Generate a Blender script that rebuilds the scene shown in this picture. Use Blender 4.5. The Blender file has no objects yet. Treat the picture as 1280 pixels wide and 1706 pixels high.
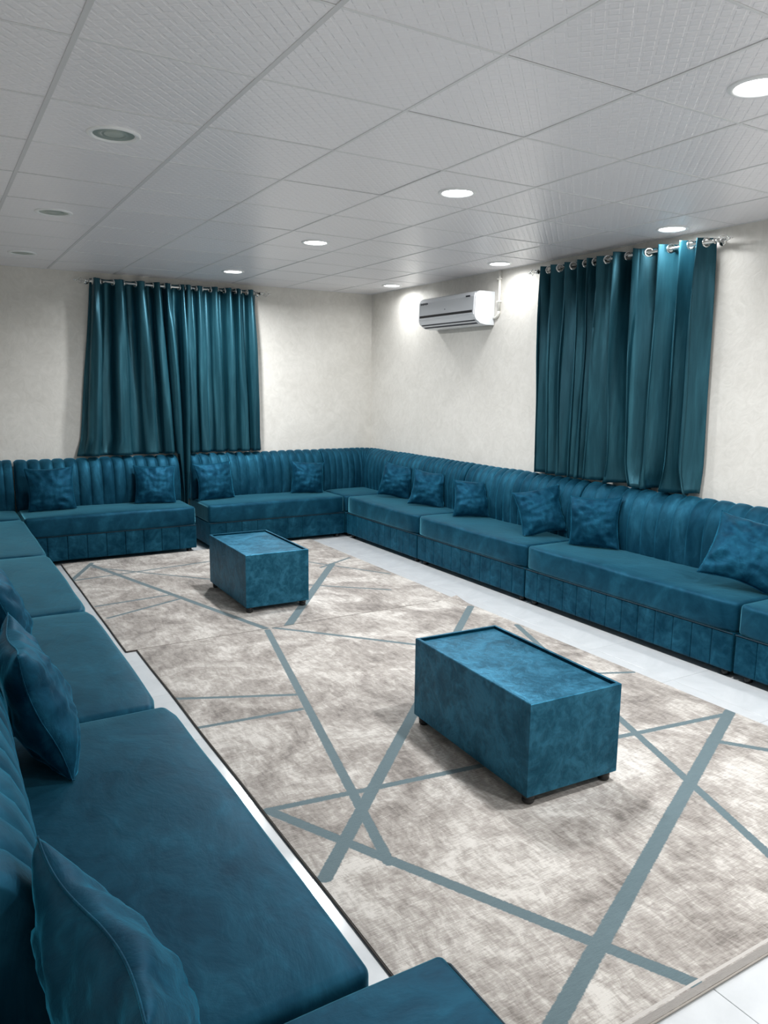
import bpy, bmesh, math, random
from mathutils import Vector, Matrix, Euler, noise

sc = bpy.context.scene
COL = sc.collection
PI = math.pi

# ------------------------------------------------------------------ camera
cam_d = bpy.data.cameras.new('camera')
cam = bpy.data.objects.new('camera', cam_d); COL.objects.link(cam); sc.camera = cam
F, YAW, PITCH, ROLL = 1273.673, 0.537165, -0.164342, 0.011201
def cam_axes():
    cy, sy, cp, sp = math.cos(YAW), math.sin(YAW), math.cos(PITCH), math.sin(PITCH)
    f = Vector((sy*cp, cy*cp, sp)); r = Vector((cy, -sy, 0)); u = r.cross(f)
    c, s = math.cos(ROLL), math.sin(ROLL)
    return c*r + s*u, -s*r + c*u, f
r_, u_, f_ = cam_axes()
M = Matrix((( r_.x, u_.x, -f_.x, -0.47683), (r_.y, u_.y, -f_.y, -2.09178), (r_.z, u_.z, -f_.z, 1.6530), (0, 0, 0, 1)))
cam.matrix_world = M
cam_d.sensor_fit = 'HORIZONTAL'; cam_d.sensor_width = 36; cam_d.lens = F*36/1280
cam_d.clip_start = 0.02; cam_d.clip_end = 60

# ------------------------------------------------------------------ world, exposure
w = bpy.data.worlds.new('world'); sc.world = w; w.use_nodes = True
w.node_tree.nodes['Background'].inputs[0].default_value = (0.62, 0.68, 0.75, 1)
w.node_tree.nodes['Background'].inputs[1].default_value = 0.1
sc.view_settings.view_transform = 'Standard'; sc.view_settings.look = 'None'
sc.view_settings.gamma = 1; sc.view_settings.use_curve_mapping = False
sc.view_settings.exposure = 0.28
LAMP_W = ((0,)*5, (39.0,)*5, (8.5, 7, 3.6, 4.6, 7))   # watts: left row off, middle row, right row
LAMP_COL = (0.965, 0.985, 1.0)

# room: right wall x=4.119, back wall y=5.956, ceiling z=2.70
XL, XR, YF, YB, ZC = -0.56, 4.119, -3.6, 5.956, 2.70
LAMPS_X, LAMPS_Y = (0.30, 2.113, 3.87), (-0.28, 1.51, 3.30, 5.10)

# ------------------------------------------------------------------ helpers
def link(o, parent=None):
    COL.objects.link(o)
    if parent: o.parent = parent
    return o
def obj(name, bm, mat, parent=None, smooth=True, loc=None):
    me = bpy.data.meshes.new(name)
    bmesh.ops.recalc_face_normals(bm, faces=bm.faces)
    bm.to_mesh(me); bm.free()
    if smooth:
        for p in me.polygons: p.use_smooth = True
    if mat: me.materials.append(mat)
    o = bpy.data.objects.new(name, me)
    link(o, parent)
    if loc: o.location = loc
    return o
def copy_obj(src, parent=None, loc=None, rot=None):
    c = src.copy(); link(c)
    c.parent = parent
    if loc: c.location = loc
    if rot: c.rotation_euler = rot
    return c
def thing(name, label, cat, loc=(0, 0, 0), rotz=0, group=None):
    o = bpy.data.objects.new(name, None); link(o)
    o.empty_display_size = 0.1
    o.location = loc; o.rotation_euler = (0, 0, rotz)
    o['label'] = label; o['category'] = cat
    if group: o['group'] = group
    return o
def structure(o, label=None):
    o['kind'] = 'structure'
    if label: o['label'] = label
    return o
def box(bm, x0, y0, z0, x1, y1, z1, bev=0, seg=2):
    ret = bmesh.ops.create_cube(bm, size=1)
    vs = ret['verts']
    for v in vs:
        v.co = Vector((x0 if v.co.x < 0 else x1, y0 if v.co.y < 0 else y1, z0 if v.co.z < 0 else z1))
    if bev:
        es = list({e for v in vs for e in v.link_edges})
        bmesh.ops.bevel(bm, geom=es, offset=bev, segments=seg, affect='EDGES', profile=0.5)
    return bm
def cyl(bm, p0, p1, r0, r1=None, n=16, caps=True):
    p0, p1 = Vector(p0), Vector(p1); d = p1-p0
    ret = bmesh.ops.create_cone(bm, cap_ends=caps, segments=n, radius1=r0, radius2=r0 if r1 is None else r1, depth=d.length)
    q = d.to_track_quat('Z', 'Y').to_matrix().to_4x4()
    bmesh.ops.transform(bm, matrix=Matrix.Translation((p0+p1)/2) @ q, verts=ret['verts'])
    return ret['verts']
def torus(bm, c, axis, R, r, n=28, m=10):
    axis = Vector(axis).normalized(); q = axis.to_track_quat('Z', 'Y')
    V = []
    for i in range(n):
        a = 2*PI*i/n; row = []
        for j in range(m):
            b = 2*PI*j/m
            p = Vector(((R+r*math.cos(b))*math.cos(a), (R+r*math.cos(b))*math.sin(a), r*math.sin(b)))
            row.append(bm.verts.new(Vector(c)+q @ p))
        V.append(row)
    for i in range(n):
        for j in range(m):
            bm.faces.new((V[i][j], V[(i+1) % n][j], V[(i+1) % n][(j+1) % m], V[i][(j+1) % m]))
def tube(bm, pts, r, n=8):
    pts = [Vector(p) for p in pts]; rings = []
    rr = r if isinstance(r, (list, tuple)) else [r]*len(pts)
    up = Vector((0, 0, 1))
    for i, p in enumerate(pts):
        t = (pts[min(i+1, len(pts)-1)]-pts[max(i-1, 0)]).normalized()
        a = t.cross(up)
        if a.length < 1e-3: a = t.cross(Vector((1, 0, 0)))
        a.normalize(); b = a.cross(t)
        rings.append([bm.verts.new(p+rr[i]*(math.cos(2*PI*k/n)*a+math.sin(2*PI*k/n)*b)) for k in range(n)])
    for i in range(len(pts)-1):
        for k in range(n):
            bm.faces.new((rings[i][k], rings[i+1][k], rings[i+1][(k+1) % n], rings[i][(k+1) % n]))
    bm.faces.new(rings[0]); bm.faces.new(rings[-1][::-1])
def lathe(bm, prof, n=32, c=(0, 0, 0)):
    rings = []
    for r, z in prof:
        rings.append([bm.verts.new((c[0]+r*math.cos(2*PI*k/n), c[1]+r*math.sin(2*PI*k/n), c[2]+z)) for k in range(n)])
    for i in range(len(prof)-1):
        for k in range(n):
            bm.faces.new((rings[i][k], rings[i][(k+1) % n], rings[i+1][(k+1) % n], rings[i+1][k]))
    return rings
def soft_box(bm, lo, hi, r, step, deform=None):
    """rounded cushion: gridded box, corners rounded with radius r, then deform(p, n)"""
    lo, hi = Vector(lo), Vector(hi)
    def axis(a, b):
        n = max(1, round((b-a-2*r)/step))
        k = [a, a+r*.3, a+r*.65] + [a+r+(b-a-2*r)*i/n for i in range(n+1)] + [b-r*.65, b-r*.3, b]
        return k
    ax = [axis(lo[i], hi[i]) for i in range(3)]
    verts = {}
    def vert(i, j, k):
        key = (i, j, k)
        if key not in verts:
            p = Vector((ax[0][i], ax[1][j], ax[2][k]))
            q = Vector([min(max(p[a], lo[a]+r), hi[a]-r) for a in range(3)])
            d = p-q
            n = d.normalized() if d.length > 1e-9 else Vector((0, 0, 1))
            p = q+n*r
            if deform: p = deform(p, n)
            verts[key] = bm.verts.new(p)
        return verts[key]
    N = [len(a)-1 for a in ax]
    for i in range(N[0]):
        for j in range(N[1]):
            for k in (0, N[2]): bm.faces.new((vert(i, j, k), vert(i+1, j, k), vert(i+1, j+1, k), vert(i, j+1, k)))
    for i in range(N[0]):
        for k in range(N[2]):
            for j in (0, N[1]): bm.faces.new((vert(i, j, k), vert(i+1, j, k), vert(i+1, j, k+1), vert(i, j, k+1)))
    for j in range(N[1]):
        for k in range(N[2]):
            for i in (0, N[0]): bm.faces.new((vert(i, j, k), vert(i, j+1, k), vert(i, j+1, k+1), vert(i, j, k+1)))
    return bm

# ------------------------------------------------------------------ materials
class NT:
    def __init__(s, name):
        s.m = bpy.data.materials.new(name); s.m.use_nodes = True
        s.t = s.m.node_tree; s.b = s.t.nodes['Principled BSDF']
        s.out = s.t.nodes['Material Output']
    def n(s, typ, **kw):
        nd = s.t.nodes.new(typ)
        for k, v in kw.items():
            if k in nd.inputs.keys(): nd.inputs[k].default_value = v
            else: setattr(nd, k, v)
        return nd
    def l(s, a, b): s.t.links.new(a, b)
    def val(s, sock, v):
        if hasattr(v, 'links'): s.l(v, sock)
        else: sock.default_value = v
    def math(s, op, a, b=0.0, c=None, clamp=False):
        nd = s.t.nodes.new('ShaderNodeMath'); nd.operation = op; nd.use_clamp = clamp
        s.val(nd.inputs[0], a); s.val(nd.inputs[1], b)
        if c is not None: s.val(nd.inputs[2], c)
        return nd.outputs[0]
    def mix(s, f, a, b):
        nd = s.t.nodes.new('ShaderNodeMix'); nd.data_type = 'RGBA'
        s.val(nd.inputs[0], f); s.val(nd.inputs[6], a); s.val(nd.inputs[7], b)
        return nd.outputs[2]
    def coord(s, kind='Object', scale=(1, 1, 1), rot=(0, 0, 0)):
        tc = s.t.nodes.new('ShaderNodeTexCoord'); mp = s.t.nodes.new('ShaderNodeMapping')
        mp.inputs['Scale'].default_value = scale; mp.inputs['Rotation'].default_value = rot
        s.l(tc.outputs[kind], mp.inputs[0]); return mp.outputs[0]
    def noise(s, vec, scale, detail=4, rough=.5, dist=0.0):
        nd = s.n('ShaderNodeTexNoise'); nd.inputs['Scale'].default_value = scale
        nd.inputs['Detail'].default_value = detail; nd.inputs['Roughness'].default_value = rough
        nd.inputs['Distortion'].default_value = dist
        s.l(vec, nd.inputs['Vector']); return nd.outputs[0]
    def ramp(s, fac, stops):
        nd = s.n('ShaderNodeValToRGB'); cr = nd.color_ramp
        while len(cr.elements) < len(stops): cr.elements.new(0.5)
        for e, (p, c) in zip(cr.elements, stops):
            e.position = p; e.color = (c, c, c, 1) if not isinstance(c, tuple) else (*c, 1)[:4]
        s.l(fac, nd.inputs[0]); return nd.outputs[0]
    def bump(s, h, strength, dist=0.01, prev=None):
        nd = s.n('ShaderNodeBump'); nd.inputs['Strength'].default_value = strength; nd.inputs['Distance'].default_value = dist
        s.l(h, nd.inputs['Height'])
        if prev: s.l(prev, nd.inputs['Normal'])
        return nd.outputs[0]
    def fin(s, color=None, rough=None, normal=None, **kw):
        if color is not None:
            if not hasattr(color, 'links'): color = (*color, 1)[:4]
            s.val(s.b.inputs['Base Color'], color)
        if rough is not None: s.val(s.b.inputs['Roughness'], rough)
        if normal is not None: s.l(normal, s.b.inputs['Normal'])
        for k, v in kw.items():
            s.val(s.b.inputs[k.replace('_', ' ')], v)
        return s.m

def plain(name, color, rough=.5, **kw): return NT(name).fin(color, rough, **kw)

def velvet(name, dark, light, patch=3.0, bump=.35, sheen=.8, rough=.54, streak=(1, 1, 1), lo=.40, hi=.66, spec=.08, metal=.50, tint=(.06, .55, .88)):
    s = NT(name)
    co = s.coord('Object', streak)
    n1 = s.noise(co, patch, 6, .66, .6)
    n2 = s.noise(co, patch*3.4, 4, .6, .9)
    n3 = s.noise(co, 260, 2, .5)
    f = s.math('ADD', s.math('MULTIPLY', n1, .62), s.math('MULTIPLY', n2, .38))
    f = s.ramp(f, [(lo, 0.0), ((lo+hi)/2, .35), (hi, 1.0)])
    col = s.mix(f, (*dark, 1), (*light, 1))
    b1 = s.bump(n2, bump*.5, .02)
    b2 = s.bump(n1, bump*.6, .05, b1)
    b3 = s.bump(n3, .12, .001, b2)
    s.fin(col, s.math('ADD', s.math('MULTIPLY', n2, .16), rough-.08), b3, Sheen_Weight=sheen, Sheen_Roughness=.30, Sheen_Tint=(*tint, 1), Metallic=metal)
    s.b.inputs['Specular IOR Level'].default_value = spec
    return s.m

VD, VL = (0.0020, 0.033, 0.062), (0.021, 0.122, 0.194)
M_sofa = velvet('teal_velvet', VD, VL, 3.6, bump=.22)
M_seat = velvet('teal_velvet_seat', (.0016, .030, .058), (.014, .098, .160), 2.4, bump=.12, streak=(1, 1.6, 1), lo=.38, hi=.70, rough=.52, sheen=1.0, metal=.35, tint=(.22, .74, .95))
M_back = velvet('teal_velvet_channels', VD, VL, 3.0, streak=(1.4, 1, .6), bump=.18, lo=.36, hi=.70)
M_pil = velvet('teal_velvet_pillow', (0.002, .032, .064), (0.012, .100, .168), 5, bump=.2)
M_tab = velvet('teal_velvet_table', (0.0090, .066, .112), (0.038, .172, .270), 7.0, bump=.25, lo=.33, hi=.58, rough=.46, sheen=.25, metal=.85)
M_cur = velvet('teal_velvet_curtain', (0.009, .060, .086), (0.030, .135, .180), 2.0, bump=.06, streak=(3, 3, .3), sheen=.15, rough=.36, metal=.6, spec=.5)
M_pipe = plain('dark_teal_piping', (0.001, .020, .036), .8)
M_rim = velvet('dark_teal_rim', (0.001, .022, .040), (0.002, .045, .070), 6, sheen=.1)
M_black = plain('black_plastic', (.004, .004, .005), .35)
M_chrome = plain('chrome', (.78, .78, .76), .13, Metallic=1.0)
M_white = plain('white_plastic', (.80, .82, .84), .28)
M_acgrey = plain('light_grey_plastic', (.80, .82, .85), .22)
M_slot = plain('black_vent_slot', (.006, .006, .008), .4)
M_conduit = plain('cream_conduit', (.82, .80, .74), .45)
M_sticker = plain('dark_sticker_print', (.03, .035, .05), .5)
M_ring = plain('white_lamp_ring', (.86, .87, .87), .3)
M_reflector = plain('lamp_reflector_off', (.36, .42, .38), .3, Metallic=.35)
M_boff = plain('frosted_lens_off', (.42, .47, .43), .35)
s = NT('lamp_lens_on'); s.fin((.9, .9, .9), .4, Emission_Color=(.97, .99, 1, 1), Emission_Strength=14.0); M_lens = s.m

# walls: cream trowelled plaster
s = NT('cream_plaster')
co = s.coord('Object')
a = s.noise(co, 2.2, 6, .65, 1.2); b = s.noise(co, 9, 5, .6, 2.2); c = s.noise(co, 60, 3, .6)
f = s.ramp(s.math('ADD', s.math('MULTIPLY', a, .5), s.math('MULTIPLY', b, .5)), [(.36, 0.0), (.64, 1.0)])
colr = s.mix(f, (.655, .63, .58, 1), (.765, .74, .69, 1))
nb = s.bump(b, .25, .006); nb = s.bump(c, .15, .002, nb)
M_wall = s.fin(colr, s.ramp(f, [(0, .62), (1, .42)]), nb)

# ceiling tile: white vinyl face with a pressed key pattern
s = NT('white_embossed_ceiling_tile')
co = s.coord('Object', (1, 1, 1))
def zig(sx, sy, ang):
    mp = s.n('ShaderNodeMapping'); s.l(co, mp.inputs[0]); mp.inputs['Rotation'].default_value = (0, 0, ang); mp.inputs['Scale'].default_value = (sx, sy, 1)
    br = s.n('ShaderNodeTexBrick'); s.l(mp.outputs[0], br.inputs['Vector'])
    br.inputs['Scale'].default_value = 1; br.inputs['Mortar Size'].default_value = .09; br.inputs['Mortar Smooth'].default_value = .5
    br.inputs['Color1'].default_value = (1, 1, 1, 1); br.inputs['Color2'].default_value = (1, 1, 1, 1); br.inputs['Mortar'].default_value = (0, 0, 0, 1)
    br.inputs['Brick Width'].default_value = 1.0; br.inputs['Row Height'].default_value = .5
    return br.outputs[0]
h = s.math('ADD', zig(13, 13, PI/4), s.math('MULTIPLY', zig(13, 13, -PI/4), .8))
nn = s.noise(co, 90, 3, .5)
h = s.math('ADD', h, s.math('MULTIPLY', nn, .5))
oi = s.n('ShaderNodeObjectInfo')
tilecol = s.mix(oi.outputs['Random'], (.885, .865, .885, 1), (.92, .90, .92, 1))
M_tile = s.fin(tilecol, .33, s.bump(h, .42, .003))
s.b.inputs['Specular IOR Level'].default_value = .6
M_tbar = plain('white_grid_bar', (.76, .76, .765), .4)
M_tbar_main = plain('grey_white_main_runner', (.66, .66, .67), .45)
M_slab = plain('ceiling_void', (.35, .35, .35), .8)

# floor: glossy white porcelain
s = NT('white_porcelain_tile')
co = s.coord('Object'); n1 = s.noise(co, 3.5, 6, .6, 1.5)
M_floor = s.fin(s.mix(s.ramp(n1, [(.35, 0.0), (.7, 1.0)]), (.50, .515, .525, 1), (.565, .58, .59, 1)), s.ramp(n1, [(.3, .10), (.7, .18)]))
s.b.inputs['Specular IOR Level'].default_value = .6
M_grout = plain('grey_grout', (.42, .43, .44), .8)

def rug_material(name, segs, yedge=None, seed=0.0):
    s = NT(name)
    tc = s.n('ShaderNodeTexCoord'); P = tc.outputs['Object']
    wn = s.n('ShaderNodeTexNoise'); wn.inputs['Scale'].default_value = 110; wn.inputs['Detail'].default_value = 2; s.l(P, wn.inputs['Vector'])
    off = s.n('ShaderNodeVectorMath', operation='MULTIPLY_ADD'); s.l(wn.outputs['Color'], off.inputs[0])
    off.inputs[1].default_value = (.010, .010, 0); off.inputs[2].default_value = (-.005, -.005, 0)
    ad = s.n('ShaderNodeVectorMath', operation='ADD'); s.l(P, ad.inputs[0]); s.l(off.outputs[0], ad.inputs[1])
    fl = s.n('ShaderNodeVectorMath', operation='MULTIPLY'); s.l(ad.outputs[0], fl.inputs[0]); fl.inputs[1].default_value = (1, 1, 0)
    Q = fl.outputs[0]; line = None
    for (ax, ay, bx, by, wd) in segs:
        ba = Vector((bx-ax, by-ay, 0)); L2 = ba.length_squared
        pa = s.n('ShaderNodeVectorMath', operation='SUBTRACT'); s.l(Q, pa.inputs[0]); pa.inputs[1].default_value = (ax, ay, 0)
        dt = s.n('ShaderNodeVectorMath', operation='DOT_PRODUCT'); s.l(pa.outputs[0], dt.inputs[0]); dt.inputs[1].default_value = ba/L2
        hh = s.math('MAXIMUM', s.math('MINIMUM', dt.outputs['Value'], 1.0), 0.0)
        sc_ = s.n('ShaderNodeVectorMath', operation='SCALE'); sc_.inputs[0].default_value = ba; s.l(hh, sc_.inputs['Scale'])
        df = s.n('ShaderNodeVectorMath', operation='DISTANCE'); s.l(pa.outputs[0], df.inputs[0]); s.l(sc_.outputs[0], df.inputs[1])
        d = s.math('SUBTRACT', df.outputs['Value'], wd*.41)
        line = d if line is None else s.math('MINIMUM', line, d)
    mask = s.math('MULTIPLY_ADD', line, -220.0, .5, clamp=True)
    co = s.n('ShaderNodeMapping'); s.l(P, co.inputs[0]); co.inputs['Location'].default_value = (seed, seed*.7, 0)
    V = co.outputs[0]
    def mp(scale, rot=0):
        m = s.n('ShaderNodeMapping'); s.l(V, m.inputs[0]); m.inputs['Scale'].default_value = scale; m.inputs['Rotation'].default_value = (0, 0, rot); return m.outputs[0]
    a = s.noise(mp((1, 1, 1)), 2.6, 6, .68, 1.0)
    b = s.noise(mp((3.2, 1.0, 1), .35), 11, 5, .7, .8)
    c = s.noise(mp((1, 9, 1), -.5), 24, 3, .6, .3)
    f = s.math('ADD', s.math('ADD', s.math('MULTIPLY', a, .50), s.math('MULTIPLY', b, .30)), s.math('MULTIPLY', c, .20))
    base = s.ramp(f, [(.39, (.130, .112, .100)), (.455, (.238, .212, .190)), (.52, (.350, .320, .290)), (.59, (.53, .50, .462))])
    lc = s.mix(c, (.062, .098, .113, 1), (.108, .158, .172, 1))
    col = s.mix(mask, base, lc)
    if yedge is not None:
        sx = s.n('ShaderNodeSeparateXYZ'); s.l(P, sx.inputs[0])
        def band(y0, y1):
            m1 = s.math('GREATER_THAN', sx.outputs['Y'], y0); m2 = s.math('LESS_THAN', sx.outputs['Y'], y1); return s.math('MULTIPLY', m1, m2)
        col = s.mix(band(yedge, yedge+.022), col, s.mix(c, (.20, .185, .17, 1), (.27, .25, .23, 1)))
        col = s.mix(band(yedge+.026, yedge+.036), col, (.44, .41, .385, 1))
    pile = s.noise(mp((1, 1, 1)), 420, 2, .6)
    streaks = s.noise(mp((1, 6, 1), -.5), 70, 3, .6)
    nb = s.bump(s.math('SUBTRACT', s.math('ADD', s.math('MULTIPLY', streaks, .7), s.math('MULTIPLY', f, 1.2)), s.math('MULTIPLY', mask, .35)), .5, .006)
    nb = s.bump(pile, .5, .002, nb)
    return s.fin(col, .92, nb, Sheen_Weight=.15)

# ------------------------------------------------------------------ room shell
def slab(name, a, b, mat):
    bm = bmesh.new(); box(bm, *a, *b); return structure(obj(name, bm, mat, smooth=False))
slab('wall_back', (XL-.15, YB, -.1), (XR+.15, YB+.15, ZC+.15), M_wall)
slab('wall_right', (XR, YF, -.1), (XR+.15, YB, ZC+.15), M_wall)
slab('wall_left', (XL-.15, YF, -.1), (XL, YB, ZC+.15), M_wall)
slab('wall_front', (XL-.15, YF-.15, -.1), (XR+.15, YF, ZC+.15), M_wall)
floor = slab('floor', (XL, YF, -.1), (XR, YB, -.004), M_grout)
ceiling = slab('ceiling', (XL, YF, ZC+.05), (XR, YB, ZC+.15), M_slab)

def tiles(name, parent, mat, x_off, y_off, z0, z1, gap, bev, jit):
    """every whole tile is a copy sharing one mesh; cut tiles at the walls get their own"""
    cache = {}; rnd = random.Random(4)
    i0 = math.floor((XL-x_off)/.6); j0 = math.floor((YF-y_off)/.6)
    i = i0
    while x_off+i*.6 < XR:
        j = j0
        while y_off+j*.6 < YB:
            x0, x1 = max(XL, x_off+i*.6)+gap, min(XR, x_off+(i+1)*.6)-gap
            y0, y1 = max(YF, y_off+j*.6)+gap, min(YB, y_off+(j+1)*.6)-gap
            if x1-x0 > .02 and y1-y0 > .02:
                k = (round(x1-x0, 3), round(y1-y0, 3))
                loc = ((x0+x1)/2, (y0+y1)/2, rnd.uniform(-jit, jit))
                if k not in cache:
                    bm = bmesh.new(); box(bm, -k[0]/2, -k[1]/2, z0, k[0]/2, k[1]/2, z1, bev, 1)
                    o = obj(name, bm, mat, parent, smooth=False, loc=loc); cache[k] = o
                else: o = copy_obj(cache[k], parent, loc)
                o.rotation_euler = (rnd.uniform(-1, 1)*jit*.8, rnd.uniform(-1, 1)*jit*.8, 0)
            j += 1
        i += 1
tiles('floor_tile', floor, M_floor, 1.294-.6*4, .046-.6*8, -.012, 0.0, .0012, .0008, 0.0)
tiles('ceiling_tile', ceiling, M_tile, -1.2, -4.2, ZC+.0005, ZC+.014, .0035, .0012, .0008)
# exposed grid of bars: main runners along the room, cross bars between them
x = -.6+.6
k = 0
xx = -.0
while xx < XR:
    bm = bmesh.new(); wdt = .010 if k < 2 else .007
    box(bm, -wdt, YF, ZC-.0025, wdt, YB, ZC+.001, .001, 1)
    obj('main_runner', bm, M_tbar_main if k < 2 else M_tbar, ceiling, smooth=False, loc=(xx, 0, 0)); xx += .6; k += 1
src = None; yy = -3.6+.6
while yy < YB:
    bm = bmesh.new(); box(bm, XL, -.006, ZC-.0015, XR, .006, ZC+.0008, .0008, 1)
    if src is None: src = obj('cross_bar', bm, M_tbar, ceiling, smooth=False, loc=(0, yy, 0))
    else: bm.free(); copy_obj(src, ceiling, (0, yy, 0))
    yy += .6
# perimeter angle
for nm, a, b in (('trim_1', (XL, YB-.022, ZC-.003), (XR, YB, ZC+.002)), ('trim_2', (XR-.022, YF, ZC-.003), (XR, YB-.022, ZC+.002)), ('trim_3', (XL, YF, ZC-.003), (XL+.022, YB-.022, ZC+.002))):
    slab(nm, a, b, M_tbar)

# ------------------------------------------------------------------ downlights
def make_lamp(on):
    t = thing('downlight', '', 'ceiling light', group=None)
    bm = bmesh.new()
    R0 = .112 if not on else .106
    lathe(bm, [(R0, 0), (R0, -.004), (R0-.006, -.0085), (R0-.016, -.010), (R0-.024, -.006), (R0-.027, .0)], 48)
    obj('ring', bm, M_ring, t)
    if on:
        bm = bmesh.new(); r = lathe(bm, [(R0-.0265, -.003), (.05, -.0055), (.002, -.006)], 40); bm.faces.new(r[-1])
        obj('lens', bm, M_lens, t)
    else:
        bm = bmesh.new(); r = lathe(bm, [(R0-.0265, -.003), (.070, -.0015), (.052, -.001), (.048, -.0045), (.040, -.001)], 48)
        obj('reflector', bm, M_reflector, t)
        bm = bmesh.new(); r = lathe(bm, [(.0405, -.0015), (.03, -.004), (.002, -.0055)], 32); bm.faces.new(r[-1])
        obj('lens', bm, M_boff, t)
    return t
def dup(root, loc, rotz, label, group=None):
    r = root.copy(); link(r); r.location = loc; r.rotation_euler = (0, 0, rotz); r['label'] = label
    if group: r['group'] = group
    for ch in list(root.children):
        c = ch.copy(); link(c); c.parent = r
    return r
lamp_lab = {
 (0, 0): 'unlit downlight of the left row, overhead just above the picture',
 (0, 1): 'unlit round downlight, nearest and largest of the three dark ones at left',
 (0, 2): 'unlit white round downlight, the middle one of three dark ones along the left',
 (0, 3): 'unlit white round downlight nearest the back wall at left',
 (1, 0): 'lit downlight of the middle row, overhead just above the picture',
 (1, 4): 'lit downlight of the middle row, directly beside the camera',
 (2, 4): 'lit downlight of the right row, in the corner out of view behind the camera',
 (1, 1): 'lit downlight in the middle row, largest of the three seen there',
 (1, 2): 'lit round downlight in the middle row, second from the camera',
 (1, 3): 'lit round downlight of the middle row closest to the left window curtain',
 (2, 0): 'large glaring lit downlight cut by the right edge of the picture',
 (2, 1): 'lit downlight close above the curtain on the right wall',
 (2, 2): 'lit downlight above the white air conditioner and its pipe',
 (2, 3): 'small lit downlight nearest the back right corner of the room'}
protos = {}
for i, lx in enumerate(LAMPS_X):
    for j, ly in enumerate((-0.28, 1.51, 3.30, 5.10, -2.08)):
        on = i > 0
        if j == 4 and not on: continue
        lab = lamp_lab.get((i, j)) or ('lit round downlight in the ceiling behind the view' if on else 'unlit round downlight overhead before the view')
        grp = 'lit ceiling downlights' if on else 'unlit ceiling downlights'
        if on not in protos:
            t = make_lamp(on); protos[on] = t; t.location = (lx, ly, ZC+.001); t['label'] = lab; t['group'] = grp
        else: t = dup(protos[on], (lx, ly, ZC+.001), 0, lab, grp)
        if on:
            L = bpy.data.lights.new('downlight_beam', 'AREA'); L.shape = 'DISK'; L.size = .15
            L.energy = LAMP_W[i][j]; L.color = LAMP_COL; L.spread = math.radians(165)
            lo = bpy.data.objects.new('downlight_beam', L); link(lo); lo.location = (lx, ly, ZC-.012)

# ------------------------------------------------------------------ sofas
W_, DEPTH = .115, .72
PROF = [(.200, .435), (.212, .50), (.216, .58), (.214, .66), (.205, .73), (.190, .79), (.167, .842), (.135, .882), (.095, .908), (.055, .918), (.022, .908), (.008, .885), (.008, .66), (.008, .435)]
def smooth_profile(P, sub=2):
    out = []
    for i in range(len(P)-1):
        a, b = Vector(P[i]), Vector(P[i+1])
        for k in range(sub): out.append(a.lerp(b, k/sub))
    out.append(Vector(P[-1]))
    return out
def backrest_mesh(path, ribs, seed=0, bulge=.018):
    """path: list of (pos2d, normal2d, arclen) from one end to the other; ribs: rib width"""
    prof = smooth_profile(PROF, 2); n = len(prof)
    nor = []
    for i in range(n):
        t = (prof[min(i+1, n-1)]-prof[max(i-1, 0)]).normalized(); nor.append(Vector((t.y, -t.x)))
    bm = bmesh.new(); rows = []
    for (p, nn, s) in path:
        u = (s/ribs) % 1.0
        row = []
        sag = .004*noise.noise(Vector((s*1.7+seed*9, seed, 0)))
        for i, q in enumerate(prof):
            wgt = 1.0 if i < n-6 else 0.0
            if i <= 1: wgt = .5
            d = bulge*((1-abs(2*u-1)**4)-1)*wgt + wgt*.006*noise.noise(Vector((s*3+seed*5, q.y*4, seed)))
            yy = q.x + nor[i].x*d*-1*-1; zz = q.y + nor[i].y*d + (sag if i > 8 and i < n-3 else 0)
            row.append(bm.verts.new((p[0]+nn[0]*yy, p[1]+nn[1]*yy, zz)))
        rows.append(row)
    for a, b in zip(rows[:-1], rows[1:]):
        for i in range(n-1): bm.faces.new((a[i], a[i+1], b[i+1], b[i]))
        bm.faces.new((a[n-1], a[0], b[0], b[n-1]))
    bm.faces.new(rows[0]); bm.faces.new(rows[-1])
    return bm
def straight_path(w, ribs, x0=.004):
    # samples placed densest at the stitched grooves
    S = []; k = 0
    L = w-.008
    while k*ribs < L-1e-6:
        for u in (0, .04, .10, .22, .38, .5, .62, .78, .90, .96):
            s = (k+u)*ribs
            if s < L: S.append(s)
        k += 1
    S.append(L)
    return [((x0+s, 0.0), (0, 1), s if s < L else L) for s in S]
def corner_path(side, ribs, R=.225):
    # from (side,0) to the corner (0,0) to (0,side), profile pointing inwards
    pts = []; L1 = side-R; La = PI/2*R; tot = 2*L1+La
    ss = []; k = 0
    while k*ribs < tot:
        for u in (0, .04, .10, .22, .38, .5, .62, .78, .90, .96):
            s_ = (k+u)*ribs
            if s_ < tot: ss.append(s_)
        k += 1
    ss.append(tot)
    for s_ in ss:
        if s_ <= L1: pts.append(((side-s_, 0), (0, 1), s_))
        elif s_ <= L1+La:
            a = (s_-L1)/R
            pts.append(((R-R*math.sin(a), R-R*math.cos(a)), (math.sin(a), math.cos(a)), s_))
        else: pts.append(((0, s_-L1-La+R), (1, 0), s_))
    return pts
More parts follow.
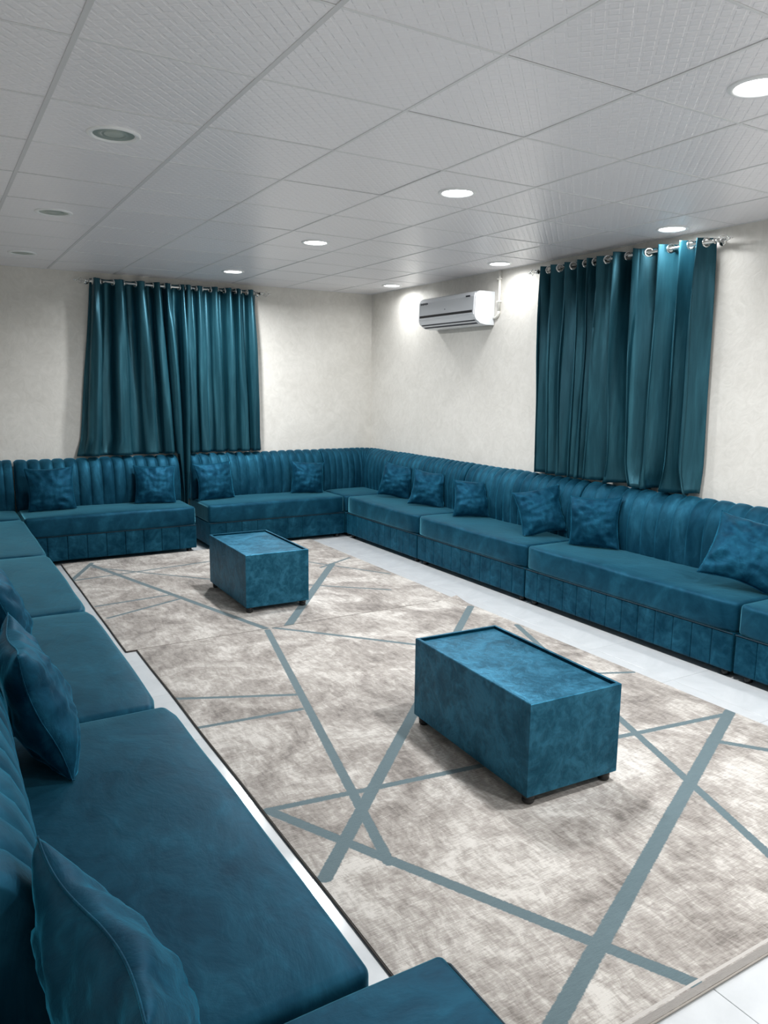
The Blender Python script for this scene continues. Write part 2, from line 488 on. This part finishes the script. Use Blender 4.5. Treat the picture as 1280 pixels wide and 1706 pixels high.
def base_mesh(w, d0, d1, pleat, pleat_sides=(True, False, False)):
    """upholstered plinth with stitched pleats on its front (y=d1)"""
    bm = bmesh.new(); z0, z1 = .045, .272
    S = [0]
    n = max(1, round((w-.012)/pleat)); pw = (w-.012)/n
    xs = []
    for k in range(n):
        for u in (0, .03, .08, .3, .7, .92, .97): xs.append((.006+(k+u)*pw, u))
    xs.append((w-.006, 0))
    zs = [z0, z0+.010, z0+.05, z1-.05, z1-.008, z1]
    front = []
    for (x_, u) in xs:
        col = []
        for z_ in zs:
            dd = -.007 if u == 0 else (-.001 if u in (.03, .97) else 0.0)
            ez = -.005 if z_ in (z0, z1) else 0
            col.append(bm.verts.new((x_, d1+dd+ez, z_)))
        front.append(col)
    for a, b in zip(front[:-1], front[1:]):
        for i in range(len(zs)-1): bm.faces.new((a[i], b[i], b[i+1], a[i+1]))
    back = [[bm.verts.new((x_, d0, z_)) for z_ in (z0, z1)] for x_ in (.006, w-.006)]
    bm.faces.new([c[0] for c in front]+[back[1][0], back[0][0]])
    bm.faces.new([c[-1] for c in front]+[back[1][1], back[0][1]])
    bm.faces.new(front[0]+[back[0][1], back[0][0]]); bm.faces.new(front[-1]+[back[1][1], back[1][0]])
    bm.faces.new([back[0][0], back[0][1], back[1][1], back[1][0]])
    return bm
def seat_mesh(w, d0, d1, seed, top=.452, square_end=False):
    def deform(p, n):
        u = (p.x/w)*2-1; q = p.copy()
        if p.z > .36:
            v = (p.y-d0)/(d1-d0)
            q.z += .010*(1-u**4)*(1-(2*v-1)**4) + .006*noise.noise(Vector((p.x*2.2+seed*7, p.y*3, seed)))
        # the front edge swells between its ends
        if p.y > d1-.06: q.y += .004*(1-abs(u)**5)-.004 + .004*noise.noise(Vector((p.x*3+seed*3, p.z*5, 2)))
        # rounded plan corners
        e = w/2-abs(p.x-w/2)
        if square_end and p.x > w/2: e = 1
        if p.y > d1-.05 and e < .13: q.y -= .026*(1-e/.13)**2
        return q
    bm = bmesh.new()
    return soft_box(bm, (.003, d0, .272), (w-.003, d1+.006, top), .026, .07, deform)
def feet(t, w, d0, d1, z=0):
    bm = bmesh.new(); lathe_pts = [(.020, 0.0), (.024, .006), (.026, .045)]
    r = lathe(bm, lathe_pts, 16); bm.faces.new(r[0]); bm.faces.new(r[-1])
    f = obj('foot', bm, M_black, t, loc=(.07, d1-.06, z))
    if z: f.scale = (1, 1, (.045-z)/.045)
    for xx_, yy_ in ((w-.07, d1-.06), (.07, d0+.06), (w-.07, d0+.06)): copy_obj(f, t, (xx_, yy_, z))
def piping(t, w, d1, z=.272):
    bm = bmesh.new(); tube(bm, [(.006, d1-.001, z), (w/2, d1+.0, z), (w-.006, d1-.001, z)], .0035, 6)
    obj('piping', bm, M_pipe, t)
def sofa(label, origin, rotz, w, seed, pleat=.14, ribs=.112, DEPTH=.72, group='teal velvet sofas round the room', footz=0):
    t = thing('sofa', label, 'sofa', origin, rotz, group)
    obj('base', base_mesh(w, .05, DEPTH-.004, pleat), M_sofa, t, smooth=False)
    obj('seat', seat_mesh(w, .05, DEPTH, seed, square_end=seed == 12), M_seat, t)
    n = max(1, round((w-.008)/ribs))
    rb = (w-.008)/n
    obj('backrest', backrest_mesh(straight_path(w, rb), rb, seed), M_back, t)
    piping(t, w, DEPTH-.002)
    feet(t, w, .05, DEPTH, footz)
    return t
def corner(label, origin, rotz, seed):
    t = thing('corner_sofa', label, 'sofa', origin, rotz, 'teal velvet sofas round the room')
    w = DEPTH
    obj('base', base_mesh(w, .05, DEPTH-.004, .14), M_sofa, t, smooth=False)
    obj('seat', seat_mesh(w, .05, DEPTH, seed), M_seat, t)
    R = .225; tot = 2*(w-R)+PI/2*R; rb = tot/round(tot/.08)
    obj('backrest', backrest_mesh(corner_path(w, rb, R), rb, seed, .009), M_back, t)
    feet(t, w, .05, DEPTH)
    return t
XW, YW, XWL = 4.110, 5.948, -.550
R90 = PI/2
# right wall: local x -> +Y, local y -> -X
sofa('teal sofa on the right wall next to the corner seat, two small cushions on it', (XW, 3.80, 0), R90, 1.413, 1, .115, .085)
sofa('teal channel-backed sofa on the right wall between air conditioner and curtain', (XW, 2.283, 0), R90, 1.51, 2, .135, .10)
sofa('long teal sofa below the curtain on the right wall, a cushion at each end', (XW, .487, 0), R90, 1.79, 3, .14, .128)
sofa('teal sofa cut by the right edge of the picture', (XW, -1.02, 0), R90, 1.50, 4, .14, .128)
# back wall: local x -> -X, local y -> -Y
sofa('teal back-wall sofa below the right half of the curtain, behind the far table', (3.385, YW, 0), PI, 1.525, 5, .165, .10)
sofa('teal sofa on the back wall left of the gap, bold dark seams in its back', (1.735, YW, 0), PI, 1.545, 6, .165, .108)
corner('square teal corner seat in the back right corner of the room', (XW, YW, 0), PI, 7)
# left wall: local x -> -Y, local y -> +X
corner('square teal corner seat at the far left end of the back wall', (XWL, YW, 0), -R90, 8)
sofa('teal sofa on the left wall farthest from the camera, reaching the left corner seat', (XWL, 5.222, 0), -R90, 1.58, 9, .14, .10, .73)
sofa('teal left-wall sofa, second from the back, beyond the partly cut cushion', (XWL, 3.638, 0), -R90, 1.53, 10, .14, .10, .735)
sofa('teal left-wall sofa between two seat joints, with the partly cut cushion', (XWL, 2.104, 0), -R90, 1.42, 11, .14, .105, .75)
sofa('nearest teal sofa on the left, wide dark seat filling the lower left of the picture', (XWL, .68, 0), -R90, 1.555, 12, .14, .12, .785)
# end block at the near left
t = thing('seat_block', 'teal velvet seat block at the bottom edge, across the end of the nearest sofa', 'seat', (-.545, -.885, 0), 0)
def bm_block():
    def deform(p, n):
        q = p.copy()
        if p.z > .36: q.z += .006*noise.noise(Vector((p.x*2.5, p.y*3, 5)))
        return q
    return soft_box(bmesh.new(), (0, -.80, .272), (.945, 0, .444), .02, .06, deform)
obj('seat', bm_block(), M_seat, t)
bm = bmesh.new(); box(bm, .006, -.79, .045, .935, -.008, .272, .006); obj('base', bm, M_sofa, t)
bm = bmesh.new(); tube(bm, [(.932, -.785, .425), (.940, -.76, .436), (.940, -.04, .436), (.930, -.012, .430)], .004, 6); obj('piping', bm, M_pipe, t)
for fx, fy in ((.07, -.07), (.87, -.07), (.07, -.72), (.87, -.72)):
    bm = bmesh.new(); r = lathe(bm, [(.020, 0.0), (.024, .006), (.026, .045)], 16); bm.faces.new(r[0]); bm.faces.new(r[-1]); obj('foot', bm, M_black, t, loc=(fx, fy, 0))

# ------------------------------------------------------------------ rugs
def rug(label, x0, x1, y0, y1, mat, seed, curl=None):
    nx, ny, H = 50, 60, .012
    bm = bmesh.new(); T = []; B = []
    for i in range(nx+1):
        rt, rb_ = [], []
        for j in range(ny+1):
            x_ = x0+(x1-x0)*i/nx; y_ = y0+(y1-y0)*j/ny
            wob = .006*noise.noise(Vector((seed, y_*1.3, 0))) if i in (0, nx) else 0
            e = min(i, nx-i, j, ny-j)
            z_ = H+.0004*noise.noise(Vector((x_*3, y_*3, seed)))
            dz = 0
            if curl:
                d = math.hypot(x_-curl[0], (y_-curl[1]))
                dz = .026*max(0, 1-d/.17)**1.5
            rt.append(bm.verts.new((x_+wob, y_, z_+dz))); rb_.append(bm.verts.new((x_+wob, y_, .0008+dz)))
        T.append(rt); B.append(rb_)
    for i in range(nx):
        for j in range(ny):
            bm.faces.new((T[i][j], T[i+1][j], T[i+1][j+1], T[i][j+1])); bm.faces.new((B[i][j], B[i][j+1], B[i+1][j+1], B[i+1][j]))
    for i in range(nx):
        bm.faces.new((T[i][0], B[i][0], B[i+1][0], T[i+1][0])); bm.faces.new((T[i][ny], T[i+1][ny], B[i+1][ny], B[i][ny]))
    for j in range(ny):
        bm.faces.new((T[0][j], T[0][j+1], B[0][j+1], B[0][j])); bm.faces.new((T[nx][j], B[nx][j], B[nx][j+1], T[nx][j+1]))
    edge = [[v.co.copy() for v in T[0]], [v.co.copy() for v in T[nx]], [T[i][0].co.copy() for i in range(nx+1)], [T[i][ny].co.copy() for i in range(nx+1)]]
    t = thing('rug', label, 'rug', (0, 0, 0), 0, 'patterned area rugs')
    obj('pile', bm, mat, t, smooth=False)
    for k, e in enumerate(edge):
        if k == 3 and curl is None: continue
        bm = bmesh.new(); tube(bm, [(p.x+(-.001 if k == 0 else .001 if k == 1 else 0), p.y, max(.0045, p.z-.006)) for p in e], .0042, 6)
        obj('binding', bm, M_bind if k != 2 or curl is None else M_bind2, t)
    return t
M_bind = plain('dark_taupe_binding', (.085, .070, .062), .9)
M_bind2 = plain('pale_taupe_binding', (.34, .31, .28), .9)
near = [(1.393, 2.57, .794, -.018, .052), (2.945, 2.36, .563, .015, .066), (.549, .498, 2.945, .175, .040), (.554, .492, 1.255, -.918, .056),
        (2.975, .19, .70, -.876, .068), (2.955, 1.84, 1.99, -.68, .048), (2.60, .03, 2.98, -.48, .045), (.54, 1.735, 1.109, 1.479, .034), (.54, 1.34, 1.06, 1.295, .034),
        (1.45, 2.60, 2.15, 1.80, .038), (2.72, .93, 2.97, .82, .030)]
far = [(.705, 5.08, 1.40, 2.60, .055), (.72, 5.15, .465, 4.59, .05), (.487, 4.57, 1.9, 4.75, .035), (.687, 4.99, 1.60, 3.95, .03), (.497, 3.70, 1.06, 3.755, .035), (.515, 3.36, 1.08, 3.60, .035),
       (2.65, 4.09, 1.56, 2.60, .075), (2.45, 4.35, 2.93, 3.52, .03), (1.95, 3.68, 2.66, 3.06, .03), (2.92, 4.25, 2.50, 4.02, .035)]
rug('near beige rug with broad crossing blue-grey lines, under the nearer table', .54, 2.985, -.945, 2.60, rug_material('beige_rug_near', near, -.945, 0.0), 1.0, (2.985, 2.60))
rug('far beige rug with thin blue-grey lines, under the farther table', .478, 2.975, 2.608, 5.255, rug_material('beige_rug_far', far, None, 5.3), 2.0)

# ------------------------------------------------------------------ tables
def table(label, cx, cy, rot, wx, wy, H=.446, base=.0135):
    t = thing('coffee_table', label, 'table', (cx, cy, base), rot, 'teal velvet box tables')
    h = H-base; z0 = .042; r = .016; dp = .016
    bm = bmesh.new()
    X, Y = wx/2, wy/2
    def ring(a, b, z): return [bm.verts.new(p) for p in ((-a, -b, z), (a, -b, z), (a, b, z), (-a, b, z))]
    e = .003
    R1 = ring(X-e, Y-e, z0); R2 = ring(X, Y, z0+e); R3 = ring(X, Y, h-e); R4 = ring(X-e, Y-e, h); R5 = ring(X-r, Y-r, h); R6 = ring(X-r, Y-r, h-dp)
    seq = [R1, R2, R3, R4, R5, R6]
    for a, b in zip(seq[:-1], seq[1:]):
        for k in range(4): bm.faces.new((a[k], a[(k+1) % 4], b[(k+1) % 4], b[k]))
    bm.faces.new(R1); bm.faces.new(R6)
    for v in bm.verts:  # corner verticals slightly rounded
        pass
    o = obj('body', bm, M_tab, t, smooth=False)
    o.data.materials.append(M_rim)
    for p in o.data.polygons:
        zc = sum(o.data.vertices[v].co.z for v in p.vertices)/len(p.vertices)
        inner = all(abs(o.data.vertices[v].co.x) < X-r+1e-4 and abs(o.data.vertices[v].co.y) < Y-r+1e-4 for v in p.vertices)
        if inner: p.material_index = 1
    bm = bmesh.new(); soft_box(bm, (-X+r+.002, -Y+r+.002, h-dp-.006), (X-r-.002, Y-r-.002, h-dp+.004), .0045, .1); obj('top_panel', bm, M_tab, t)
    for sx, sy in ((-1, -1), (1, -1), (-1, 1), (1, 1)):
        for_ = None
        c = (sx*(X-.006), sy*(Y-.006))
    bm = bmesh.new(); rr = lathe(bm, [(.018, 0), (.024, .005), (.026, .014), (.022, .018), (.026, .022), (.027, .042)], 20); bm.faces.new(rr[0]); bm.faces.new(rr[-1])
    f = obj('foot', bm, M_black, t, loc=(-X+.036, -Y+.036, 0))
    for sx, sy in ((1, -1), (-1, 1), (1, 1)): copy_obj(f, t, (sx*(X-.036), sy*(Y-.036), 0))
    return t
table('nearer teal velvet box table with a raised rim and black feet', 1.697, .432, math.radians(-2.5), .475, .875)
table('farther teal velvet box table, close to the back wall sofas', 1.650, 3.405, math.radians(-1.0), .490, .865)

# ------------------------------------------------------------------ cushions
def pillow_mesh(a, b, th, seed, wr=1.0, crease=.0):
    n = 34; bm = bmesh.new(); top, bot = {}, {}
    rnd = random.Random(seed)
    ph = [rnd.uniform(0, 6.28) for _ in range(8)]
    for i in range(n+1):
        for j in range(n+1):
            u = -math.cos(PI*i/n); v = -math.cos(PI*j/n)
            u = .55*u+.45*(2*i/n-1); v = .55*v+.45*(2*j/n-1)
            x_ = a*u*(1-.085*(1-abs(v)**1.6)); z_ = b*v*(1-.085*(1-abs(u)**1.6))
            # ears at the corners
            c = max(0, abs(u)+abs(v)-1.55)
            x_ *= 1+.05*c; z_ *= 1+.05*c
            T = th*(max(0, (1-u*u))**.50)*(max(0, (1-v*v))**.50)
            T *= 1+.12*noise.noise(Vector((u*1.3+seed, v*1.3, seed*.37)))
            edge = math.sqrt(max(0, 1-max(abs(u), abs(v))**3))
            for side, D in ((1, top), (-1, bot)):
                # gathers running in from the corners and sides
                q = Vector((u*2.2+seed*3, v*5.5+side, seed))
                w1 = noise.noise(q)*.5+noise.noise(Vector((u*7+seed, v*3.0, side*2+seed)))*.35
                an = math.atan2(v, u)
                w2 = math.sin(an*11+ph[0]+2.5*noise.noise(Vector((u*2, v*2, seed))))*min(1, math.hypot(u, v))**2
                d = T + wr*edge*(.017*w1+.007*w2)*(1 if T > 1e-5 else 0)
                if i in (0, n) or j in (0, n): d = 0
                yy_ = side*d + .012*math.sin(3*u+ph[1])*abs(v)+.010*math.sin(3*v+ph[2])*abs(u)
                if (i in (0, n) or j in (0, n)) and side == -1: D[(i, j)] = top[(i, j)]
                else: D[(i, j)] = bm.verts.new((x_, yy_, z_))
    for i in range(n):
        for j in range(n):
            bm.faces.new((top[(i, j)], top[(i+1, j)], top[(i+1, j+1)], top[(i, j+1)]))
            bm.faces.new((bot[(i, j)], bot[(i, j+1)], bot[(i+1, j+1)], bot[(i+1, j)]))
    loop = [(i, 0) for i in range(n+1)]+[(n, j) for j in range(1, n+1)]+[(i, n) for i in range(n-1, -1, -1)]+[(0, j) for j in range(n-1, 0, -1)]
    return bm, [top[k].co.copy() for k in loop]
def pillow(label, loc, yaw, lean, roll, size=.42, th=.075, seed=1, wr=1.0, h=None):
    """local x width, local y thickness (front is -y), local z height; yaw about z, lean tips the top backwards"""
    t = thing('cushion', label, 'cushion', loc, 0, 'square teal scatter cushions')
    t.rotation_euler = (Matrix.Rotation(math.radians(yaw), 3, 'Z') @ Matrix.Rotation(math.radians(-lean), 3, 'X') @ Matrix.Rotation(math.radians(roll), 3, 'Y')).to_euler()
    bm, loop = pillow_mesh(size/2, (h or size)/2, th, seed, wr)
    obj('cover', bm, M_pil, t)
    bm = bmesh.new(); pts = [p+Vector((p.x, 0, p.z))*.004 for p in loop]; tube(bm, pts+[pts[0]], .0022, 5)
    obj('seam', bm, M_pil, t)
    return t
# on the back wall (front faces -Y)
pillow('square teal cushion at the left end of the left back-wall sofa', (.47, 5.60, .642), 2, 14, 0, .42, .07, 11)
pillow('square teal cushion at the right end of the left back-wall sofa, by the gap', (1.44, 5.62, .635), -6, 18, 2, .40, .07, 12)
pillow('square teal cushion at the left end of the sofa behind the far table', (2.06, 5.625, .645), 4, 15, -2, .40, .07, 13)
pillow('square teal cushion at the right end of the back wall, beside the corner seat', (3.11, 5.60, .632), -14, 16, 4, .36, .07, 14)
# on the right wall (front faces -X): yaw -90
pillow('small teal cushion on the right wall nearest the corner seat', (3.80, 4.83, .625), -50, 18, 8, .36, .08, 15)
pillow('small teal cushion second from the corner along the right wall', (3.80, 4.21, .615), -42, 20, 8, .36, .085, 16)
pillow('small teal cushion third from the corner on the right wall', (3.80, 3.49, .605), -30, 20, 3, .35, .085, 17)
pillow('teal cushion left of the joint under the curtain, its corners drooping', (3.78, 2.54, .615), -34, 26, -12, .39, .08, 18)
pillow('dark teal cushion standing just right of the joint under the curtain', (3.80, 1.985, .640), -66, 10, -3, .39, .08, 19)
pillow('wrinkled teal cushion at the near end of the long sofa, cut by the right edge', (3.75, .68, .612), -48, 34, 18, .44, .095, 20, 1.6)
# on the left wall (front faces +X): yaw +90
pillow('teal cushion cut by the left edge, behind the large one', (-.26, 1.50, .655), 92, 17, 0, .44, .085, 21, 1.3)
pillow('large plump teal cushion leaning on the left backrest, seen edge on', (-.245, .45, .662), 88, 16, 0, .45, .095, 22, 1.4)
pillow('nearest teal cushion at the bottom left with its bright pointed corner', (-.275, -1.03, .655), 97, 13, 0, .47, .09, 23, 1.4)

# ------------------------------------------------------------------ curtains
def interp(pts, x_):
    if x_ <= pts[0][0]: return pts[0][1]
    for (a, fa), (b, fb) in zip(pts[:-1], pts[1:]):
        if x_ <= b:
            t_ = (x_-a)/(b-a) if b > a else 0
            return fa+(fb-fa)*t_
    return pts[-1][1]
def curtain(parent_label, tops, bots, z_top, z_bot, place, seed, amp=.042, bottom_fn=None, lump=None, rod_z=2.60, front_end=False):
    """tops/bots: positions along the rod of panel edge, ridge..., ridge, edge, at top and bottom.
       place(s, off, z) -> world; off positive = into the room"""
    t = thing('curtain', parent_label, 'curtain', (0, 0, 0), 0, 'teal window curtains')
    K = len(tops)
    VS = [k*.006/(z_top-z_bot) for k in range(11)]; VS += [VS[-1]+(1-VS[-1])*k/54 for k in range(1, 55)]; NZ = len(VS)-1
    # columns: even in phase
    NPR = 18; NS = (K-1)*NPR; ph = [k for k in range(K)]
    grid = []
    for i in range(NS+1):
        f = i/NPR; k = min(int(f), K-2); u = f-k
        # phase: ridges at whole numbers except the first and last which are panel edges (half way back)
        col = []
        ph_ = 2*PI*f
        if f < 1: ph_ = PI+PI*f
        elif f > K-2 and not front_end: ph_ = 2*PI*(K-2)+PI*(f-(K-2))
        for j in range(NZ+1):
            v = VS[j]
            ss = v**1.15
            s_ = (tops[k]*(1-u)+tops[k+1]*u)*(1-ss)+(bots[k]*(1-u)+bots[k+1]*u)*ss
            zb = bottom_fn(s_) if bottom_fn else z_bot
            z_ = z_top+(zb-z_top)*v
            vv = (z_top-z_)/(z_top-z_bot)
            am = amp*(1-.12*vv)*(1+.8*noise.noise(Vector((k*1.7+seed, vv*1.5, seed))))
            wave = math.cos(ph_)
            # sharper ridges than hollows, hanging down
            o_ = am*(wave if wave < 0 else wave**.8)
            o_ += .010*noise.noise(Vector((f*1.9+seed*3, vv*2.2, seed)))*min(1, vv*3)
            o_ += .006*noise.noise(Vector((f*6+seed*3, vv*3.0, seed*2)))*min(1, vv*2.5)
            s2 = s_+.016*math.sin(2*ph_)*(.3+.7*min(1, vv*3))+.012*math.sin(ph_*1.0+1.0)*min(1, vv*2)+.007*noise.noise(Vector((f*1.3, vv*2.5, seed+4)))*min(1, vv*3)
            if lump: s2, o_, z_ = lump(s2, o_, z_, vv, f)
            col.append((s2, max(o_, -.072), z_, ph_))
        grid.append(col)
    bm = bmesh.new()
    V = [[bm.verts.new(place(s2, o_, z_)) for (s2, o_, z_, _) in col] for col in grid]
    for i in range(NS):
        for j in range(NZ):
            q = (grid[i][j], grid[i+1][j], grid[i+1][j+1], grid[i][j+1])
            if math.hypot(sum(a[1] for a in q)/4, sum(a[2] for a in q)/4-rod_z) < .0235: continue   # eyelet hole
            bm.faces.new((V[i][j], V[i+1][j], V[i+1][j+1], V[i][j+1]))
    o = obj('cloth', bm, M_cur, t)
    md = o.modifiers.new('thickness', 'SOLIDIFY'); md.thickness = .003; md.offset = 0
    # metal eyelets where the cloth crosses the rod
    jr = min(range(NZ+1), key=lambda j: abs(grid[0][j][2]-rod_z))
    for i in range(NS):
        a, b = grid[i][jr], grid[i+1][jr]
        if a[1]*b[1] < 0:
            p = Vector(place((a[0]+b[0])/2, 0, rod_z)); tg = (Vector(place(*b[:3]))-Vector(place(*a[:3])))
            nrm = tg.cross(Vector((0, 0, 1)))
            bm = bmesh.new(); torus(bm, (0, 0, 0), nrm, .0275, .0068, 24, 8)
            obj('eyelet', bm, M_chrome, t, loc=p)
    return t
def back_place(s_, off, z_): return (s_, 5.872-off, z_)
def right_place(s_, off, z_): return (4.035-off, s_, z_)
def bfn_left(x_):
    # the cloth hangs on down the gap between the two back-wall sofas
    t_ = max(0, 1-abs(x_-1.805)/.050)
    return .930 if t_ <= 0 else .930-.80*min(1, t_*2.2)
def lump_left(s2, o_, z_, vv, f):
    if vv > .9 and f < 2:
        q = (vv-.9)/.1
        o_ += .035*q*math.sin(f*5+1); s2 -= .03*q
    return s2, max(o_, -.06), z_
curtain('left half of the teal curtain on the back wall, flaring out over the sofa back',
        [.965, 1.005, 1.225, 1.435, 1.59, 1.69, 1.858], [.80, .90, 1.20, 1.49, 1.66, 1.76, 1.852], 2.635, .930, back_place, 3.0, .074, bfn_left, lump_left, 2.607, True)
curtain('right half of the teal curtain on the back wall, hanging straight',
        [1.842, 1.905, 2.02, 2.18, 2.33, 2.44, 2.57, 2.652], [1.846, 1.915, 2.04, 2.20, 2.34, 2.48, 2.60, 2.70], 2.635, .930, back_place, 7.0, .064, bfn_left, None, 2.607)
def lump_right(s2, o_, z_, vv, f):
    if vv > .86:
        q = (vv-.86)/.14
        s2 += .05*q*q*math.sin(f*2.2); o_ += .010*q*math.sin(f*7+2*noise.noise(Vector((f, z_*9, 3)))); z_ -= .012*q*math.sin(f*3.1)
    return s2, max(o_, -.06), z_
curtain('far half of the teal curtain on the right wall, deep narrow folds',
        [2.955, 2.89, 2.77, 2.62, 2.47, 2.37, 2.27, 2.165], [2.975, 2.86, 2.73, 2.58, 2.46, 2.38, 2.30, 2.175], 2.635, .930, right_place, 12.0, .066, None, None, 2.607)
curtain('near half of the teal right-wall curtain, broad bright folds bunched at the hem',
        [2.125, 2.07, 1.88, 1.69, 1.51, 1.39, 1.325], [2.13, 2.02, 1.86, 1.68, 1.50, 1.38, 1.30], 2.635, .928, right_place, 17.0, .078, None, lump_right, 2.607)

def rod(label, p0, p1, wall_dir):
    p0, p1 = Vector(p0), Vector(p1); d = (p1-p0).normalized(); wd = Vector(wall_dir)
    t = thing('curtain_rod', label, 'curtain rod', tuple(p0), 0)
    def loc(p): return p-p0
    bm = bmesh.new(); cyl(bm, loc(p0), loc(p1), .0115, n=16); obj('pole', bm, M_chrome, t)
    for e, s_ in ((p0, -1), (p1, 1)):
        bm = bmesh.new(); ax = d*s_
        side = ax.cross(Vector((0, 0, 1))); up = Vector((0, 0, 1))
        for w_ in range(4):
            pts = []
            for k in range(15):
                u = k/14; r = .004+.024*math.sin(PI*u)**1.0; an = w_*PI/2+u*2.6
                pts.append(loc(e)+ax*(.012+.075*u)+r*(math.cos(an)*side+math.sin(an)*up))
            tube(bm, pts, .0028, 6)
        cyl(bm, loc(e)-ax*.004, loc(e)+ax*.014, .015, n=14)
        ret = bmesh.ops.create_uvsphere(bm, u_segments=12, v_segments=8, radius=.009)
        bmesh.ops.transform(bm, matrix=Matrix.Translation(loc(e)+ax*.095), verts=ret['verts'])
        cyl(bm, loc(e)+ax*.10, loc(e)+ax*.125, .005, .0005, n=10)
        obj('finial', bm, M_chrome, t)
    for e, s_ in ((p0, 1), (p1, -1)):
        bm = bmesh.new(); q = loc(e)+d*s_*.012
        cyl(bm, q, q+wd, .007, n=10); cyl(bm, q+wd*.93, q+wd, .024, n=18); torus(bm, q, d, .015, .0045, 20, 8)
        obj('bracket', bm, M_chrome, t)
    return t
rod('chrome curtain rod with twisted cage ends on the back wall', (.925, 5.872, 2.607), (2.702, 5.872, 2.607), (0, .084, 0))
rod('chrome curtain rod with twisted cage ends on the right wall', (4.035, 1.285, 2.607), (4.035, 3.002, 2.607), (.084, 0, 0))

# ------------------------------------------------------------------ air conditioner
t = thing('air_conditioner', 'white split air conditioner high on the right wall', 'air conditioner', (XR, 3.66, 2.215))
AW = .93
def extrude(profile, y0, y1, mat, name, smooth=False):
    bm = bmesh.new(); A = [bm.verts.new((x_, y0, z_)) for x_, z_ in profile]; B = [bm.verts.new((x_, y1, z_)) for x_, z_ in profile]
    n = len(profile)
    for k in range(n): bm.faces.new((A[k], A[(k+1) % n], B[(k+1) % n], B[k]))
    bm.faces.new(A); bm.faces.new(B)
    return obj(name, bm, mat, t, smooth=smooth)
extrude([(-.004, .0), (-.10, .0), (-.165, .012), (-.215, .045), (-.232, .075), (-.226, .255), (-.210, .285), (-.175, .300), (-.004, .300)], 0, AW, M_white, 'housing')
extrude([(-.233, .085), (-.239, .092), (-.234, .250), (-.222, .280), (-.215, .278), (-.222, .245), (-.226, .10)], .012, AW-.012, M_acgrey, 'front_panel')
extrude([(-.238, .105), (-.2415, .106), (-.2410, .127), (-.2375, .127)], .03, AW-.03, M_slot, 'display_strip')
extrude([(-.222, .040), (-.229, .055), (-.235, .070), (-.230, .073), (-.218, .052)], .02, AW-.02, M_white, 'upper_louvre')
extrude([(-.105, -.004), (-.160, .004), (-.205, .028), (-.202, .033), (-.158, .010), (-.105, .001)], .02, AW-.02, M_acgrey, 'lower_louvre')
extrude([(-.165, .0105), (-.212, .040), (-.216, .037), (-.168, .006)], .03, AW-.03, M_sticker, 'outlet_slot')
for k in range(6):
    bm = bmesh.new(); h_ = .016 if k % 2 else .021
    box(bm, -.2392, 0, -h_/2, -.2362, .013, h_/2); obj('sticker', bm, M_sticker, t, smooth=False, loc=(.0015, AW-.055-k*.022, .240))
bm = bmesh.new(); box(bm, -.2375, .07, .247, -.234, .135, .262, .001, 1); obj('badge', bm, M_sticker, t, smooth=False)
bm = bmesh.new(); cyl(bm, (-.243, AW*.5, .165), (-.237, AW*.5, .165), .004, n=12); obj('indicator', bm, M_sticker, t)
# pipe
bm = bmesh.new()
pts = [(-.012, 0, .482), (-.012, 0, .12)]+[(-.012-.0*a, .0+.05*(1-math.cos(a*PI/2/6)), .12-.055*math.sin(a*PI/2/6)) for a in range(1, 7)]+[(-.012, .068, .063)]
o = thing('drain_pipe', 'cream plastic conduit from the ceiling to the air conditioner', 'pipe', (XR, 3.585, 2.215))
tube(bm, pts[:2], .014, 12); obj('conduit', bm, M_conduit, o)
bm = bmesh.new(); tube(bm, pts[1:], .013, 12); obj('elbow', bm, M_conduit, o)
bm = bmesh.new()
for z_ in (.20, .40): box(bm, -.030, -.022, z_, -.001, .022, z_+.012, .002, 1)
obj('clip', bm, M_conduit, o, smooth=False)

# ------------------------------------------------------------------ let every cushion rest against its sofa
from mathutils.bvhtree import BVHTree
bpy.context.view_layer.update()
def tree(objs):
    V, P = [], []
    for o in objs:
        b = len(V); mw = o.matrix_world
        V += [mw @ v.co for v in o.data.vertices]; P += [[b+i for i in p.vertices] for p in o.data.polygons]
    return V, P
cush = [o for o in bpy.data.objects if o.get('category') == 'cushion']
sofas = [o for o in bpy.data.objects if o.get('category') in ('sofa', 'seat')]
for c in cush:
    V, P = tree(list(c.children))
    near = [s_ for s_ in sofas if (s_.matrix_world.translation.xy-c.location.xy).length < 2.6]
    bt = BVHTree.FromPolygons(*tree([k for s_ in near for k in s_.children if k.name.startswith('backrest')]))
    st = BVHTree.FromPolygons(*tree([k for s_ in near for k in s_.children if k.name.startswith('seat')]))
    out = Vector((0, -1, 0)) if c.location.y > 5.3 else (Vector((-1, 0, 0)) if c.location.x > 2 else Vector((1, 0, 0)))
    off = Vector((0, 0, 0))
    low = 1e9
    def seat_z(v):
        zs = []
        for dx, dy in ((0, 0), (.014, 0), (-.014, 0), (0, .014), (0, -.014)):   # look across the joints too
            h = st.ray_cast(Vector((v.x+dx, v.y+dy, .62)), Vector((0, 0, -1)))
            if h[0] and h[0].z > .36: zs.append(h[0].z)
        return max(zs) if zs else None
    for v in V:
        z = seat_z(v)
        if z is not None: low = min(low, v.z-z)
    if low < 1e8: c.location.z -= low+.022     # sink a little: the velvet gives
    bpy.context.view_layer.update()
    for ch in c.children:
        mw = ch.matrix_world; inv = mw.inverted()
        for v in ch.data.vertices:
            p = mw @ v.co; q = p.copy()
            z = seat_z(p)
            if z is not None and q.z < z+.007: q.z = z+.007
            gap = -1e9; side = Vector((out.y, -out.x, 0))*.014
            for sd in (side*0, side, -side):
                h = bt.ray_cast(q+sd+out*.5, -out)
                if h[0]: gap = max(gap, (h[0]-q).dot(out))
            if gap > -.012: q = q+out*(gap+.012)
            if q != p: v.co = inv @ q
